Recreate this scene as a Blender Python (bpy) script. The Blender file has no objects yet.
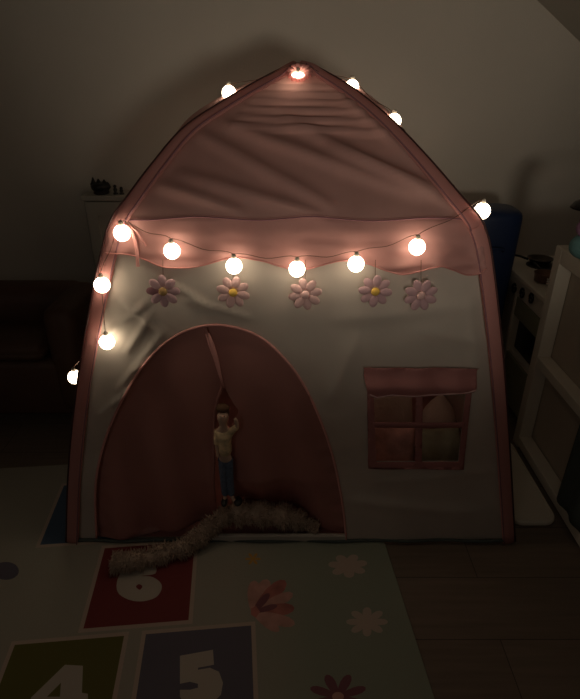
import bpy, bmesh, math, random
from mathutils import Vector, Matrix, noise
from mathutils.geometry import delaunay_2d_cdt
random.seed(7)
scn = bpy.context.scene
C = scn.collection
PI = math.pi
R = math.radians

# ---------------------------------------------------------------- camera
FPX, CX, CY, TH, H = 550.0, 290.0, 349.5, R(27), 1.30
cam_d = bpy.data.cameras.new('camera')
cam_d.sensor_fit = 'HORIZONTAL'; cam_d.sensor_width = 36
cam_d.lens = 36 * FPX / 580
cam_d.clip_start = .02
cam = bpy.data.objects.new('camera', cam_d); C.objects.link(cam)
cam.location = (0, 0, H); cam.rotation_euler = (R(90) - TH, 0, 0)
scn.camera = cam

def ray(px, py):
    u, v = (px - CX) / FPX, (CY - py) / FPX
    return Vector((u, math.cos(TH) + v * math.sin(TH), -math.sin(TH) + v * math.cos(TH)))
def atY(px, py, Y):
    d = ray(px, py); return Vector((0, 0, H)) + d * (Y / d.y)
def atX(px, py, X):
    d = ray(px, py); return Vector((0, 0, H)) + d * (X / d.x)
def fl(px, py, z=0.0):
    d = ray(px, py); return Vector((0, 0, H)) + d * ((z - H) / d.z)

# the tent's front: upright up to the eaves, then leaning back to the peak
ZE, ZP, YF, YC = .98, 1.315, 1.243, 1.74
def Yf(z):
    if z <= ZE: return YF + .06 * z / ZE
    t = min((z - ZE) / (ZP - ZE), 1.2)
    return YF + .06 + (YC - YF - .06) * t ** 1.3
def front(px, py):
    d = ray(px, py); lo, hi = .8, 2.4
    for _ in range(50):
        m = (lo + hi) / 2; z = H + d.z * m / d.y
        if Yf(z) - m > 0: lo = m
        else: hi = m
    p = Vector((0, 0, H)) + d * (lo / d.y)
    return (p.x, p.z)

# ---------------------------------------------------------------- materials
def mat(name, col, rough=.7, metal=0, emit=None, strength=0, translucent=0, bump=0, bscale=60, vary=0, vscale=6, sheen=0, wood=False, alpha=None):
    m = bpy.data.materials.new(name); m.use_nodes = True
    nt = m.node_tree; N = nt.nodes; L = nt.links
    b = N['Principled BSDF']; out = N['Material Output']
    b.inputs['Base Color'].default_value = (*col, 1)
    b.inputs['Roughness'].default_value = rough
    b.inputs['Metallic'].default_value = metal
    if sheen: b.inputs['Sheen Weight'].default_value = sheen
    tc = N.new('ShaderNodeTexCoord')
    colsock = None
    if vary or wood:
        mp = N.new('ShaderNodeMapping'); L.new(tc.outputs['Object'], mp.inputs[0])
        if wood: mp.inputs['Scale'].default_value = wood
        nz = N.new('ShaderNodeTexNoise'); nz.inputs['Scale'].default_value = vscale; nz.inputs['Detail'].default_value = 4
        L.new(mp.outputs[0], nz.inputs['Vector'])
        rp = N.new('ShaderNodeMapRange'); rp.inputs['From Min'].default_value = .3; rp.inputs['From Max'].default_value = .7
        rp.inputs['To Min'].default_value = 1 - vary; rp.inputs['To Max'].default_value = 1 + vary
        L.new(nz.outputs['Fac'], rp.inputs['Value'])
        mx = N.new('ShaderNodeVectorMath'); mx.operation = 'SCALE'
        mx.inputs[0].default_value = col
        L.new(rp.outputs[0], mx.inputs['Scale'])
        L.new(mx.outputs[0], b.inputs['Base Color']); colsock = mx.outputs[0]
    if bump:
        nz2 = N.new('ShaderNodeTexNoise'); nz2.inputs['Scale'].default_value = bscale; nz2.inputs['Detail'].default_value = 5
        L.new(tc.outputs['Object'], nz2.inputs['Vector'])
        bp = N.new('ShaderNodeBump'); bp.inputs['Strength'].default_value = bump; bp.inputs['Distance'].default_value = .01
        L.new(nz2.outputs['Fac'], bp.inputs['Height']); L.new(bp.outputs[0], b.inputs['Normal'])
    if emit:
        b.inputs['Emission Color'].default_value = (*emit, 1); b.inputs['Emission Strength'].default_value = strength
    if translucent:
        tr = N.new('ShaderNodeBsdfTranslucent'); tr.inputs['Color'].default_value = (*[min(1, c * 1.1) for c in col], 1)
        ms = N.new('ShaderNodeMixShader'); ms.inputs[0].default_value = translucent
        L.new(b.outputs[0], ms.inputs[1]); L.new(tr.outputs[0], ms.inputs[2]); L.new(ms.outputs[0], out.inputs['Surface'])
        if colsock: L.new(colsock, tr.inputs['Color'])
    return m

M = {}
M['roof'] = mat('pink_fabric', (.64, .375, .35), .6, translucent=.35, bump=.12, bscale=14, vary=.06, vscale=9)
M['valance'] = mat('deep_pink_fabric', (.58, .30, .285), .6, translucent=.3, bump=.15, bscale=16, vary=.08, vscale=9)
M['sleeve'] = mat('pink_sleeve', (.70, .35, .33), .6, translucent=.35, bump=.1, bscale=30)
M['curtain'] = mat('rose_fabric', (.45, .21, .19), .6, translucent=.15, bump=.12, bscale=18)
M['cream'] = mat('cream_fabric', (.64, .585, .53), .62, translucent=.25, bump=.12, bscale=14, vary=.05, vscale=7)
M['window_pink'] = mat('window_pink', (.46, .19, .185), .6, translucent=.15)
M['piping'] = mat('dark_piping', (.06, .02, .02), .5)
M['threadpink'] = mat('pink_ribbon', (.75, .36, .34), .5)
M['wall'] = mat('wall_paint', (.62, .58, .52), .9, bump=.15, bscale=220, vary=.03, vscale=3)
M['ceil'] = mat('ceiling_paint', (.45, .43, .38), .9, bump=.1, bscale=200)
M['bulb'] = mat('bulb_glow', (1, .9, .75), .3, emit=(1, .80, .56), strength=8.2)
M['wire'] = mat('copper_wire', (.16, .08, .05), .4, metal=.6)
M['socket'] = mat('bulb_socket', (.55, .5, .42), .5)
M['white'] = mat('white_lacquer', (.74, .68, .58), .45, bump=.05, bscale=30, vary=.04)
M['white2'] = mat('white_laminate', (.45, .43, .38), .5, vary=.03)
M['panel'] = mat('pale_board', (.50, .43, .35), .6, vary=.04)
M['blue'] = mat('blue_plastic', (.014, .032, .10), .4)
M['brown'] = mat('brown_leather', (.075, .034, .022), .6, bump=.2, bscale=40, vary=.15)
M['black'] = mat('black_plastic', (.012, .011, .012), .35)
M['darkmetal'] = mat('dark_metal', (.07, .055, .045), .3, metal=.7)
M['panbrown'] = mat('bronze_pan', (.20, .11, .07), .3, metal=.6)
M['green'] = mat('olive_front', (.30, .30, .20), .6)
M['teal'] = mat('teal_cloth', (.15, .32, .33), .8)
M['purple'] = mat('purple_cloth', (.38, .2, .34), .8)
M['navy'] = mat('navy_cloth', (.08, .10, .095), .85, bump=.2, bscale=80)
M['petal'] = mat('mauve_petal', (.56, .36, .40), .8, bump=.2, bscale=90)
M['petal2'] = mat('pink_petal', (.70, .46, .46), .8, bump=.2, bscale=90)
M['petald'] = mat('dark_petal', (.30, .14, .17), .8)
M['yellow'] = mat('yellow_felt', (.80, .52, .10), .8)
M['ochre'] = mat('ochre_felt', (.42, .26, .10), .8)
M['fur'] = mat('beige_fleece', (.50, .38, .30), .95, vary=.2, vscale=60)
M['skin'] = mat('doll_skin', (.62, .42, .32), .6)
M['tan'] = mat('tan_shirt', (.82, .62, .38), .8, vary=.3, vscale=70)
M['denim'] = mat('denim', (.13, .17, .26), .9, vary=.2, vscale=120)
M['hair'] = mat('brown_hair', (.12, .06, .03), .8)
M['plush'] = mat('pale_plush', (.66, .5, .42), .9, bump=.3, bscale=120)
M['plushpink'] = mat('rose_cushion', (.6, .32, .28), .9, bump=.2, bscale=60, vary=.35, vscale=18)
M['plushgreen'] = mat('sage_cushion', (.38, .36, .25), .9, vary=.2, vscale=20)
M['print_white'] = mat('print_white', (.46, .41, .35), .7)
M['print_red'] = mat('print_red', (.19, .025, .025), .7)
M['print_olive'] = mat('print_olive', (.12, .11, .015), .7)
M['print_violet'] = mat('print_violet', (.115, .105, .14), .7)
M['print_blue'] = mat('print_blue', (.06, .10, .17), .7)
M['print_rose'] = mat('print_rose', (.40, .14, .12), .7, vary=.3, vscale=25)
M['print_rose2'] = mat('print_pale_rose', (.50, .27, .23), .7, vary=.2, vscale=25)
M['print_star'] = mat('print_star', (.48, .38, .32), .7)
M['print_orange'] = mat('print_orange', (.55, .30, .06), .7)
M['print_plum'] = mat('print_plum', (.20, .07, .09), .7)

def mat_mat():   # play mat: cream print fading to pale green
    m = mat('play_mat_print', (.4, .4, .3), .7, bump=.1, bscale=150)
    nt = m.node_tree; N = nt.nodes; L = nt.links
    tc = N.new('ShaderNodeTexCoord'); nz = N.new('ShaderNodeTexNoise'); nz.inputs['Scale'].default_value = 1.6
    L.new(tc.outputs['Object'], nz.inputs['Vector'])
    sx = N.new('ShaderNodeSeparateXYZ'); L.new(tc.outputs['Object'], sx.inputs[0])
    ad = N.new('ShaderNodeMath'); ad.operation = 'MULTIPLY_ADD'; ad.inputs[1].default_value = 2.2; L.new(sx.outputs['X'], ad.inputs[0])
    L.new(nz.outputs['Fac'], ad.inputs[2])
    r = N.new('ShaderNodeValToRGB'); e = r.color_ramp.elements
    e[0].position = .15; e[0].color = (.34, .32, .265, 1); e[1].position = .75; e[1].color = (.26, .285, .225, 1)
    L.new(ad.outputs[0], r.inputs[0]); L.new(r.outputs[0], N['Principled BSDF'].inputs['Base Color'])
    return m
M['mat'] = mat_mat()
def mat_floor():
    m = mat('oak_laminate', (.25, .15, .1), .45)
    nt = m.node_tree; N = nt.nodes; L = nt.links
    tc = N.new('ShaderNodeTexCoord')
    br = N.new('ShaderNodeTexBrick'); br.inputs['Scale'].default_value = 1; br.inputs['Brick Width'].default_value = 2.6
    br.inputs['Row Height'].default_value = .193; br.inputs['Mortar Size'].default_value = .0012; br.offset = .37
    br.inputs['Color1'].default_value = (.26, .20, .155, 1); br.inputs['Color2'].default_value = (.235, .175, .135, 1); br.inputs['Mortar'].default_value = (.08, .06, .05, 1)
    mp = N.new('ShaderNodeMapping'); mp.inputs['Location'].default_value = (1.1, .048, 0)
    L.new(tc.outputs['Object'], mp.inputs[0]); L.new(mp.outputs[0], br.inputs['Vector'])
    mp2 = N.new('ShaderNodeMapping'); mp2.inputs['Scale'].default_value = (2, 30, 1); L.new(tc.outputs['Object'], mp2.inputs[0])
    nz = N.new('ShaderNodeTexNoise'); nz.inputs['Scale'].default_value = 2; nz.inputs['Detail'].default_value = 6; L.new(mp2.outputs[0], nz.inputs['Vector'])
    mx = N.new('ShaderNodeMixRGB'); mx.blend_type = 'MULTIPLY'; mx.inputs[0].default_value = .5
    L.new(br.outputs['Color'], mx.inputs[1]); L.new(nz.outputs['Fac'], mx.inputs[2]); L.new(mx.outputs[0], N['Principled BSDF'].inputs['Base Color'])
    return m
M['floor'] = mat_floor()

# ---------------------------------------------------------------- helpers
def link(name, me, m, parent=None, smooth=True):
    o = bpy.data.objects.new(name, me); C.objects.link(o)
    for mm in (m if isinstance(m, (list, tuple)) else [m]): me.materials.append(mm)
    if smooth:
        for p in me.polygons: p.use_smooth = True
    if parent: o.parent = parent
    return o
def obj(name, bm, m, parent=None, smooth=False, bevel=0, center=None):
    me = bpy.data.meshes.new(name)
    bmesh.ops.recalc_face_normals(bm, faces=bm.faces)
    bm.to_mesh(me); bm.free()
    o = link(name, me, m, parent, smooth)
    if parent: o.matrix_parent_inverse = Matrix.Translation(parent.location).inverted()
    if bevel:
        b = o.modifiers.new('bevel', 'BEVEL'); b.width = bevel; b.segments = 3; b.limit_method = 'ANGLE'
    return o
def tag(o, label, cat, group=None):
    o['label'] = label; o['category'] = cat
    if group: o['group'] = group
    return o
def thing(name, label, cat, loc, group=None):
    o = bpy.data.objects.new(name, None); C.objects.link(o); o.location = loc; o.empty_display_size = .05
    return tag(o, label, cat, group)
def struct(name, bm, m):
    o = obj(name, bm, m); o['kind'] = 'structure'; return o
def box(bm, a, b):
    xs, ys, zs = zip(a, b)
    mtx = Matrix.Translation(((xs[0]+xs[1])/2, (ys[0]+ys[1])/2, (zs[0]+zs[1])/2)) @ Matrix.Diagonal((abs(xs[1]-xs[0]), abs(ys[1]-ys[0]), abs(zs[1]-zs[0]), 1))
    bmesh.ops.create_cube(bm, size=1, matrix=mtx); return bm
def bx(a, b): return box(bmesh.new(), a, b)
def frame_at(t):
    t = t.normalized(); up = Vector((0, 0, 1)) if abs(t.z) < .9 else Vector((0, 1, 0))
    n = t.cross(up).normalized(); return n, t.cross(n).normalized()
def tube(bm, pts, r, n=8, cap=True, flat=1, ref=None):
    pts = [Vector(p) for p in pts]; rings = []
    for i, p in enumerate(pts):
        t = (pts[min(i+1, len(pts)-1)] - pts[max(i-1, 0)])
        if ref is not None:
            a = t.normalized().cross(Vector(ref[i] if isinstance(ref, list) else ref)).normalized(); b = t.normalized().cross(a).normalized()
        else: a, b = frame_at(t)
        rr = r[i] if isinstance(r, (list, tuple)) else r
        rings.append([bm.verts.new(p + a * rr * math.cos(2*PI*k/n) + b * rr * flat * math.sin(2*PI*k/n)) for k in range(n)])
    for i in range(len(rings)-1):
        for k in range(n):
            bm.faces.new((rings[i][k], rings[i][(k+1) % n], rings[i+1][(k+1) % n], rings[i+1][k]))
    if cap and n > 2:
        bm.faces.new(rings[0]); bm.faces.new(list(reversed(rings[-1])))
    return bm
def lathe(bm, c, prof, n=24, axis='z'):
    c = Vector(c); rings = []
    for r, z in prof:
        ring = []
        for k in range(n):
            a = 2*PI*k/n
            v = Vector((r*math.cos(a), r*math.sin(a), z)) if axis == 'z' else Vector((z, r*math.cos(a), r*math.sin(a))) if axis == 'x' else Vector((r*math.cos(a), z, r*math.sin(a)))
            ring.append(bm.verts.new(c + v))
        rings.append(ring)
    for i in range(len(rings)-1):
        for k in range(n): bm.faces.new((rings[i][k], rings[i][(k+1) % n], rings[i+1][(k+1) % n], rings[i+1][k]))
    bm.faces.new(rings[0]); bm.faces.new(rings[-1]); return bm
def ball(bm, c, r, sx=1, sy=1, sz=1, seg=20, rot=None):
    mtx = Matrix.Translation(c) @ (rot or Matrix.Identity(4)) @ Matrix.Diagonal((sx, sy, sz, 1))
    bmesh.ops.create_uvsphere(bm, u_segments=seg, v_segments=max(8, seg*2//3), radius=r, matrix=mtx); return bm
def smooth_pts(pts, n=8, closed=False):
    P = [Vector(p) for p in pts]; m = len(P); out = []
    rng = range(m) if closed else range(m-1)
    for i in rng:
        g = (lambda k: P[k % m]) if closed else (lambda k: P[min(max(k, 0), m-1)])
        p0, p1, p2, p3 = g(i-1), g(i), g(i+1), g(i+2)
        for s in range(n):
            t = s/n
            out.append(.5*((2*p1) + (p2-p0)*t + (2*p0-5*p1+4*p2-p3)*t*t + (3*p1-p0-3*p2+p3)*t**3))
    if not closed: out.append(P[-1])
    return out
def inside(p, poly):
    x, y = p; c = False; j = len(poly)-1
    for i in range(len(poly)):
        xi, yi = poly[i]; xj, yj = poly[j]
        if (yi > y) != (yj > y) and x < (xj-xi)*(y-yi)/(yj-yi)+xi: c = not c
        j = i
    return c
def sheet(outline, holes, f3, step, bm=None, jit=0):
    """fill a 2D outline with triangles and lift it by f3(x, y) -> point"""
    bm = bm or bmesh.new(); V = []; E = []
    for lp in [outline] + holes:
        b = len(V); V += [Vector((p[0], p[1])) for p in lp]
        E += [(b+i, b+(i+1) % len(lp)) for i in range(len(lp))]
    xs = [p[0] for p in outline]; ys = [p[1] for p in outline]
    if step:
        nx = int((max(xs)-min(xs))/step)+1; ny = int((max(ys)-min(ys))/(step*.87))+1
        for j in range(ny+1):
            for i in range(nx+1):
                p = (min(xs)+(i+.5*(j % 2))*step, min(ys)+j*step*.87)
                if inside(p, outline) and not any(inside(p, h) for h in holes): V.append(Vector(p))
    vo, _, fo, *_ = delaunay_2d_cdt(V, E, [], 0, 1e-6)
    bv = [bm.verts.new(f3(v.x, v.y)) for v in vo]
    for f in fo:
        c = sum((vo[i] for i in f), Vector((0, 0)))/len(f)
        if inside(c, outline) and not any(inside(c, h) for h in holes):
            try: bm.faces.new([bv[i] for i in f])
            except ValueError: pass
    bmesh.ops.delete(bm, geom=[v for v in bm.verts if not v.link_faces], context='VERTS')
    return bm
def gridmesh(bm, rows):
    g = [[bm.verts.new(p) for p in r] for r in rows]
    for i in range(len(g)-1):
        for k in range(len(g[0])-1): bm.faces.new((g[i][k], g[i][k+1], g[i+1][k+1], g[i+1][k]))
    return bm
def solid(o, t, off=0):
    s = o.modifiers.new('thickness', 'SOLIDIFY'); s.thickness = t; s.offset = off; return o

# ---------------------------------------------------------------- the room
WY = 2.62
bm = bmesh.new(); box(bm, (-2.3, -2.2, -.1), (2.6, WY+.1, 0)); struct('floor', bm, M['floor'])
# gable wall behind the tent, cut by the roof slope on the right
A, B = atY(537, 0, WY), atY(580, 42, WY); sl = (B.z-A.z)/(B.x-A.x)
zc = 2.35; xc = A.x + (zc-A.z)/sl; XR = 2.2; zr = A.z + sl*(XR-A.x)
def gable(y0, y1):
    bm = bmesh.new(); pr = [(-2.2, 0), (XR, 0), (XR, zr), (xc, zc), (-2.2, zc)]
    f = [bm.verts.new((x, y0, z)) for x, z in pr]; b = [bm.verts.new((x, y1, z)) for x, z in pr]
    bm.faces.new(f); bm.faces.new(b)
    for i in range(5): bm.faces.new((f[i], f[(i+1) % 5], b[(i+1) % 5], b[i]))
    return bm
struct('wall_back', gable(WY, WY+.1), M['wall'])
struct('wall_front', gable(-2.2, -2.1), M['wall'])
struct('wall_left', bx((-2.3, -2.1, 0), (-2.2, WY, zc)), M['wall'])
struct('wall_right', bx((XR, -2.1, 0), (XR+.1, WY, zr)), M['wall'])
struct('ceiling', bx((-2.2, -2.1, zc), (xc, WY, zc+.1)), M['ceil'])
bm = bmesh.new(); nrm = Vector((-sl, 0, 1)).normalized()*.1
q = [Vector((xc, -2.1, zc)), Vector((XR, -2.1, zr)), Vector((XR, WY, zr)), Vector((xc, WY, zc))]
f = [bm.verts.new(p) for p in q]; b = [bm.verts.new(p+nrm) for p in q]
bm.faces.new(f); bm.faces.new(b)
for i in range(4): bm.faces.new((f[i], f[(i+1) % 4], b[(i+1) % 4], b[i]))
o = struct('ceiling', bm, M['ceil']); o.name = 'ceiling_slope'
struct('baseboard_back', bx((-2.2, WY-.015, 0), (XR, WY, .07)), M['white2'])

# ---------------------------------------------------------------- play mat with prints
MZ = .006
mp = thing('play_mat', 'pale green and cream play mat printed with hopscotch numbers under the tent', 'play mat', (-.3, 1.2, 0))
ang = R(5.3); u = Vector((math.cos(ang), math.sin(ang), 0)); v = Vector((-math.sin(ang), math.cos(ang), 0))
edge = fl(385, 545, 0)
c0 = edge - v*1.3; pts = [c0, c0 - u*2.1, c0 - u*2.1 + v*1.78, c0 + v*1.78]
bm = bmesh.new(); a = [bm.verts.new((p.x, p.y, 0.0005)) for p in pts]; b = [bm.verts.new((p.x, p.y, MZ)) for p in pts]
bm.faces.new(a); bm.faces.new(b)
for i in range(4): bm.faces.new((a[i], a[(i+1) % 4], b[(i+1) % 4], b[i]))
obj('mat_sheet', bm, M['mat'], mp, bevel=.002)
def decal(name, pix, m, z, parent, holes=(), sm=0):
    o2 = [tuple(fl(*p, MZ).xy) for p in pix]; h2 = [[tuple(fl(*p, MZ).xy) for p in h] for h in holes]
    if sm:
        o2 = [tuple(p.xy) for p in smooth_pts([(*p, 0) for p in o2], sm, True)]
        h2 = [[tuple(p.xy) for p in smooth_pts([(*p, 0) for p in h], sm, True)] for h in h2]
    return obj(name, sheet(o2, h2, lambda x, y: (x, y, MZ+z), 0), m, parent)
def square(cpx, size, m, label):
    c = Vector(cpx)
    def quad(s, z, name, mm, par):
        p = [c + u*i*s/2 + v*j*s/2 for i, j in ((-1, -1), (1, -1), (1, 1), (-1, 1))]
        bm = bmesh.new(); bm.faces.new([bm.verts.new((k.x, k.y, MZ+z)) for k in p]); return obj(name, bm, mm, par)
    e = quad(size, .0006, 'number_square', m, mp); e['label'] = label
    quad(size+.022, .0003, 'square_border', M['print_star'], e)
    return e
def ctr(*ps):
    q = [fl(*p, MZ) for p in ps]; return sum(q, Vector())/len(q)
s6 = square(ctr((84, 628), (188, 621)) + v*.135, .27, M['print_red'], 'red hopscotch square')
s4 = square(ctr((14, 645), (125, 636)) - v*.135, .27, M['print_olive'], 'olive green hopscotch square')
s5 = square(ctr((145, 635), (252, 625)) - v*.135, .27, M['print_violet'], 'grey violet hopscotch square')
sb = square(fl(40, 545, MZ) + u*.135 + v*.135, .27, M['print_blue'], 'blue hopscotch square')
k = lambda pts: [(100+x/4.83, 560+y/4.83) for x, y in pts]
decal('numeral', k([(262, 22), (268, 66), (200, 78), (250, 82), (290, 108), (298, 140), (272, 180), (212, 200), (150, 196), (95, 168), (80, 125), (96, 70), (140, 30), (200, 12)]), M['print_white'], .001, s6, [k([(174, 130), (188, 118), (205, 128), (192, 145)])], 4)['label'] = 'cream numeral 6'
decal('numeral', [(180, 656), (213, 650), (214, 665), (198, 668), (198, 670), (210, 668), (219, 672), (223, 683), (221, 695), (213, 703), (198, 707), (184, 704), (180, 697), (180, 690), (190, 690), (198, 688), (198, 684), (190, 682), (180, 684)], M['print_white'], .001, s5)['label'] = 'cream numeral 5'
decal('numeral', [(65, 665), (83, 666), (82, 693), (88, 694), (88, 704), (82, 705), (82, 716), (61, 716), (61, 707), (31, 707), (31, 698)], M['print_white'], .001, s4, [[(61, 683), (60, 697), (47, 697)]])['label'] = 'cream numeral 4'
def petal(cx, cy, ang, l, w, m, z, par, n=14, sy=.75, name='petal'):
    pts = []
    for i in range(n):
        t = 2*PI*i/n; a = l/2 + l/2*math.cos(t); b = w/2*math.sin(t)*(.55+.45*a/l*1.2)
        x = a*math.cos(ang) - b*math.sin(ang); y = a*math.sin(ang) + b*math.cos(ang)
        pts.append((cx + x, cy - y*sy))
    return decal(name, pts, m, z, par)
def printed(name, cx, cy, r, n, m, mc, z0=.0006, lbl=None, w=.5, sy=.68, rot=0, r0=.2):
    par = None
    c = decal(name, [(cx+r*r0*math.cos(2*PI*i/12), cy+r*r0*sy*math.sin(2*PI*i/12)) for i in range(12)], mc, z0+.0006, mp)
    if lbl: c['label'] = lbl
    for i in range(n): petal(cx, cy, rot+2*PI*i/n, r, r*w, m, z0+.00002*i, c, sy=sy)
    return c
c = decal('printed_flower', [(251, 609), (256, 606), (260, 612), (256, 618), (251, 615)], M['print_rose'], .0012, mp); c['label'] = 'large rose-red printed flower'
for i, (a, l, w, mm) in enumerate([(88, 38, 15, 'print_rose2'), (70, 42, 17, 'print_rose2'), (50, 50, 18, 'print_rose'), (30, 46, 15, 'print_rose2'), (8, 42, 17, 'print_rose'), (-18, 44, 16, 'print_rose2'), (-40, 34, 12, 'print_rose2'), (55, 28, 9, 'print_plum'), (20, 26, 8, 'print_plum')]):
    petal(253, 613, R(a), l, w, M[mm], .0006+.00004*i, c, sy=.85)
printed('printed_star', 348, 566, 20, 7, M['print_star'], M['print_star'], lbl='pale star flower print', w=.62, sy=.6, rot=.3)
printed('printed_star', 367, 622, 21, 8, M['print_star'], M['print_star'], lbl='pale star flower print below the first', w=.5, sy=.7)
printed('printed_star', 253, 559, 8, 6, M['print_orange'], M['print_orange'], lbl='small orange star print', w=.4, sy=.8)
printed('printed_flower', 338, 697, 30, 8, M['print_plum'], M['print_rose2'], lbl='dark plum flower print', w=.4, sy=.8, rot=PI/8)
d = decal('printed_circle', [(6+13*math.cos(2*PI*i/24), 571+9*math.sin(2*PI*i/24)) for i in range(24)], M['print_violet'], .0006, mp)

def fb0(px, py, off):
    x, z = front(px, py); Y = Yf(z)-off
    for _ in range(6): p = atY(px, py, Y); Y = Yf(p.z)-off
    return p
# ---------------------------------------------------------------- the tent
tent = thing('play_tent', 'pink and cream house-shaped play tent with arched door standing on the play mat', 'play tent', (0, YC, MZ))
Lpx = [(68, 541), (70, 470), (78, 390), (92, 305), (106, 240), (113, 220), (130, 197), (152, 168), (184, 131), (222, 105), (258, 84), (283, 71), (296, 66)]
Rpx = [(513, 542), (507, 430), (500, 340), (490, 255), (483, 227), (477, 217), (458, 196), (424, 157), (388, 120), (352, 91), (322, 73), (310, 68), (300, 66)]
def edge3(px):
    q = [front(*p) for p in px]; q[0] = (q[0][0], MZ+.002)
    return smooth_pts([(x, 0, z) for x, z in q], 8)
EL, ER = edge3(Lpx), edge3(Rpx)
def xat(E, z):
    for a, b in zip(E, E[1:]):
        if a.z <= z <= b.z and b.z > a.z: return a.x + (b.x-a.x)*(z-a.z)/(b.z-a.z)
    return E[0].x if z < E[0].z else E[-1].x
ridges = []   # (x0,z0,x1,z1,width,amp): folds and creases in the cloth
def fold(p, q, w, amp):
    a, b = front(*p), front(*q); ridges.append((a[0], a[1], b[0], b[1], w, amp))
def disp(x, z):
    d = .010*noise.noise(Vector((x*3.1, z*3.5, 1.7))) + .004*noise.noise(Vector((x*9, z*11, 4.2)))
    for x0, z0, x1, z1, w, amp in ridges:
        dx, dz = x1-x0, z1-z0; L2 = dx*dx+dz*dz
        t = ((x-x0)*dx+(z-z0)*dz)/L2; tt = min(max(t, 0), 1)
        ex, ez = x-(x0+tt*dx), z-(z0+tt*dz); s = math.hypot(ex, ez)
        if s < 3*w: d += amp*math.exp(-(s/w)**2)*(.35+.65*math.sin(PI*min(max(t, 0), 1))**.5 if 0 <= t <= 1 else .35)
    return d
def edgefade(x, z):
    l, r = xat(EL, z), xat(ER, z)
    return min(1, max(0, min(x-l, r-x))/.05)
def F(off=0, k=1):
    def f(x, z):
        e = edgefade(x, z)
        d = disp(x, z)*k*e
        if z > ZE: d = max(d, -.012)
        return Vector((x, Yf(z) - off - d, z + (d*.6 if z > ZE else 0)))
    return f
# folds: cross creases under the peak, long sags over the roof, creases by the door
for i, y in enumerate((86, 93, 100, 108, 117, 126)):
    fold((262-6*i, y+1), (342+9*i, y+2+i), .005, .015)
for a in [((200, 135), (330, 205)), ((225, 125), (420, 195)), ((285, 120), (455, 205)), ((330, 150), (440, 190)), ((180, 175), (320, 215)), ((160, 185), (240, 212)), ((345, 100), (440, 180))]:
    fold(*a, .013, .014)
for a in [((100, 415), (172, 350)), ((112, 405), (190, 338)), ((118, 390), (165, 330)), ((95, 345), (150, 300)), ((135, 370), (195, 330)), ((128, 352), (152, 312)), ((120, 300), (175, 340)), ((185, 300), (250, 318)), ((150, 272), (215, 310))]:
    fold(*a, .0065, .010)
for a in [((330, 320), (480, 305)), ((330, 400), (355, 340)), ((420, 330), (500, 345)), ((345, 500), (480, 512)), ((380, 480), (500, 470)), ((90, 330), (100, 500)), ((470, 300), (480, 420))]:
    fold(*a, .02, .006)

# front wall with arched door and window openings
doorpx = [(97, 541), (96, 500), (99, 466), (108, 432), (124, 396), (144, 364), (166, 342), (190, 329), (216, 325), (242, 329), (266, 341), (288, 362), (306, 388), (320, 418), (331, 450), (339, 484), (344, 515), (346, 541)]
door2 = [(p.x, p.z) for p in smooth_pts([(front(*p)[0], 0, front(*p)[1]) for p in doorpx], 6)]
door2[0] = (door2[0][0], -.01); door2[-1] = (door2[-1][0], -.01)
wpx = [(373, 386), (466, 384), (458, 461), (376, 461)]
win2 = [front(*p) for p in wpx]
zb = MZ+.002
def dense(a, b, n): return [(a[0]+(b[0]-a[0])*i/n, a[1]+(b[1]-a[1])*i/n) for i in range(n)]
left = [(p.x, p.z) for p in EL if p.z < ZE]; right = [(p.x, p.z) for p in ER if p.z < ZE]
dl = max(i for i, p in enumerate(door2[:40]) if p[1] < zb) if any(p[1] < zb for p in door2[:40]) else 0
arch = [p for p in door2 if p[1] > zb]
outl = list(reversed(left)) + dense((left[0][0], zb), (arch[0][0], zb), 4)[1:] + [(arch[0][0], zb)] + arch + [(arch[-1][0], zb)] + dense((arch[-1][0], zb), (right[0][0], zb), 12)[1:] + right
top = dense((xat(ER, ZE), ZE), (xat(EL, ZE), ZE), 60)
outl += top + [(xat(EL, ZE), ZE)]
o = obj('front_wall', sheet(outl, [win2], F(), .0095), M['cream'], tent, True)
# gable roof panel
l2 = [(p.x, p.z) for p in EL if p.z > ZE]; r2 = [(p.x, p.z) for p in ER if p.z > ZE]
xa = (l2[-1][0]+r2[-1][0])/2
o = obj('roof_front', sheet([(xat(EL, ZE), ZE)] + l2[:-1] + [(xa, max(l2[-1][1], r2[-1][1]))] + list(reversed(r2[:-1])) + [(xat(ER, ZE), ZE)] + dense((xat(ER, ZE), ZE), (xat(EL, ZE), ZE), 60)[1:], [], F(), .008), M['roof'], tent, True)
# scalloped valance over the wall top
lowpx = [(107, 251), (125, 252), (145, 258), (165, 264), (185, 266), (205, 263), (225, 258), (245, 256), (265, 260), (285, 266), (305, 267), (325, 262), (345, 258), (365, 261), (385, 268), (402, 272), (420, 269), (437, 263), (450, 267), (464, 273), (476, 272), (484, 266)]
low2 = smooth_pts([(front(*p)[0], 0, front(*p)[1]) for p in lowpx], 4)
topv = [front(112+i*(479-112)/40, 216.5+(1.5*math.sin(i*.5) if 0 < i < 40 else 0)) for i in range(41)]
low2 = [(p.x, p.z) for p in low2]
low2 = [(min(max(x, xat(EL, z)+.002), xat(ER, z)-.002), z) for x, z in low2]
def fv(x, z):
    t = min(1, max(0, (ZE+.012-z)/.12))
    return F()(x, z) - Vector((0, .004+.014*t+.004*math.sin(x*55)*t + .012*noise.noise(Vector((x*7, z*38, 9)))*t + .005*noise.noise(Vector((x*22, z*60, 2)))*t, 0))
o = obj('valance', sheet(topv + list(reversed(low2)), [], fv, .008), M['valance'], tent, True)
bm = bmesh.new(); tube(bm, [fv(x, z) - Vector((0, .002, 0)) for x, z in low2], .0018, 6); h = obj('hem', bm, M['sleeve'], o, True)
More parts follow.
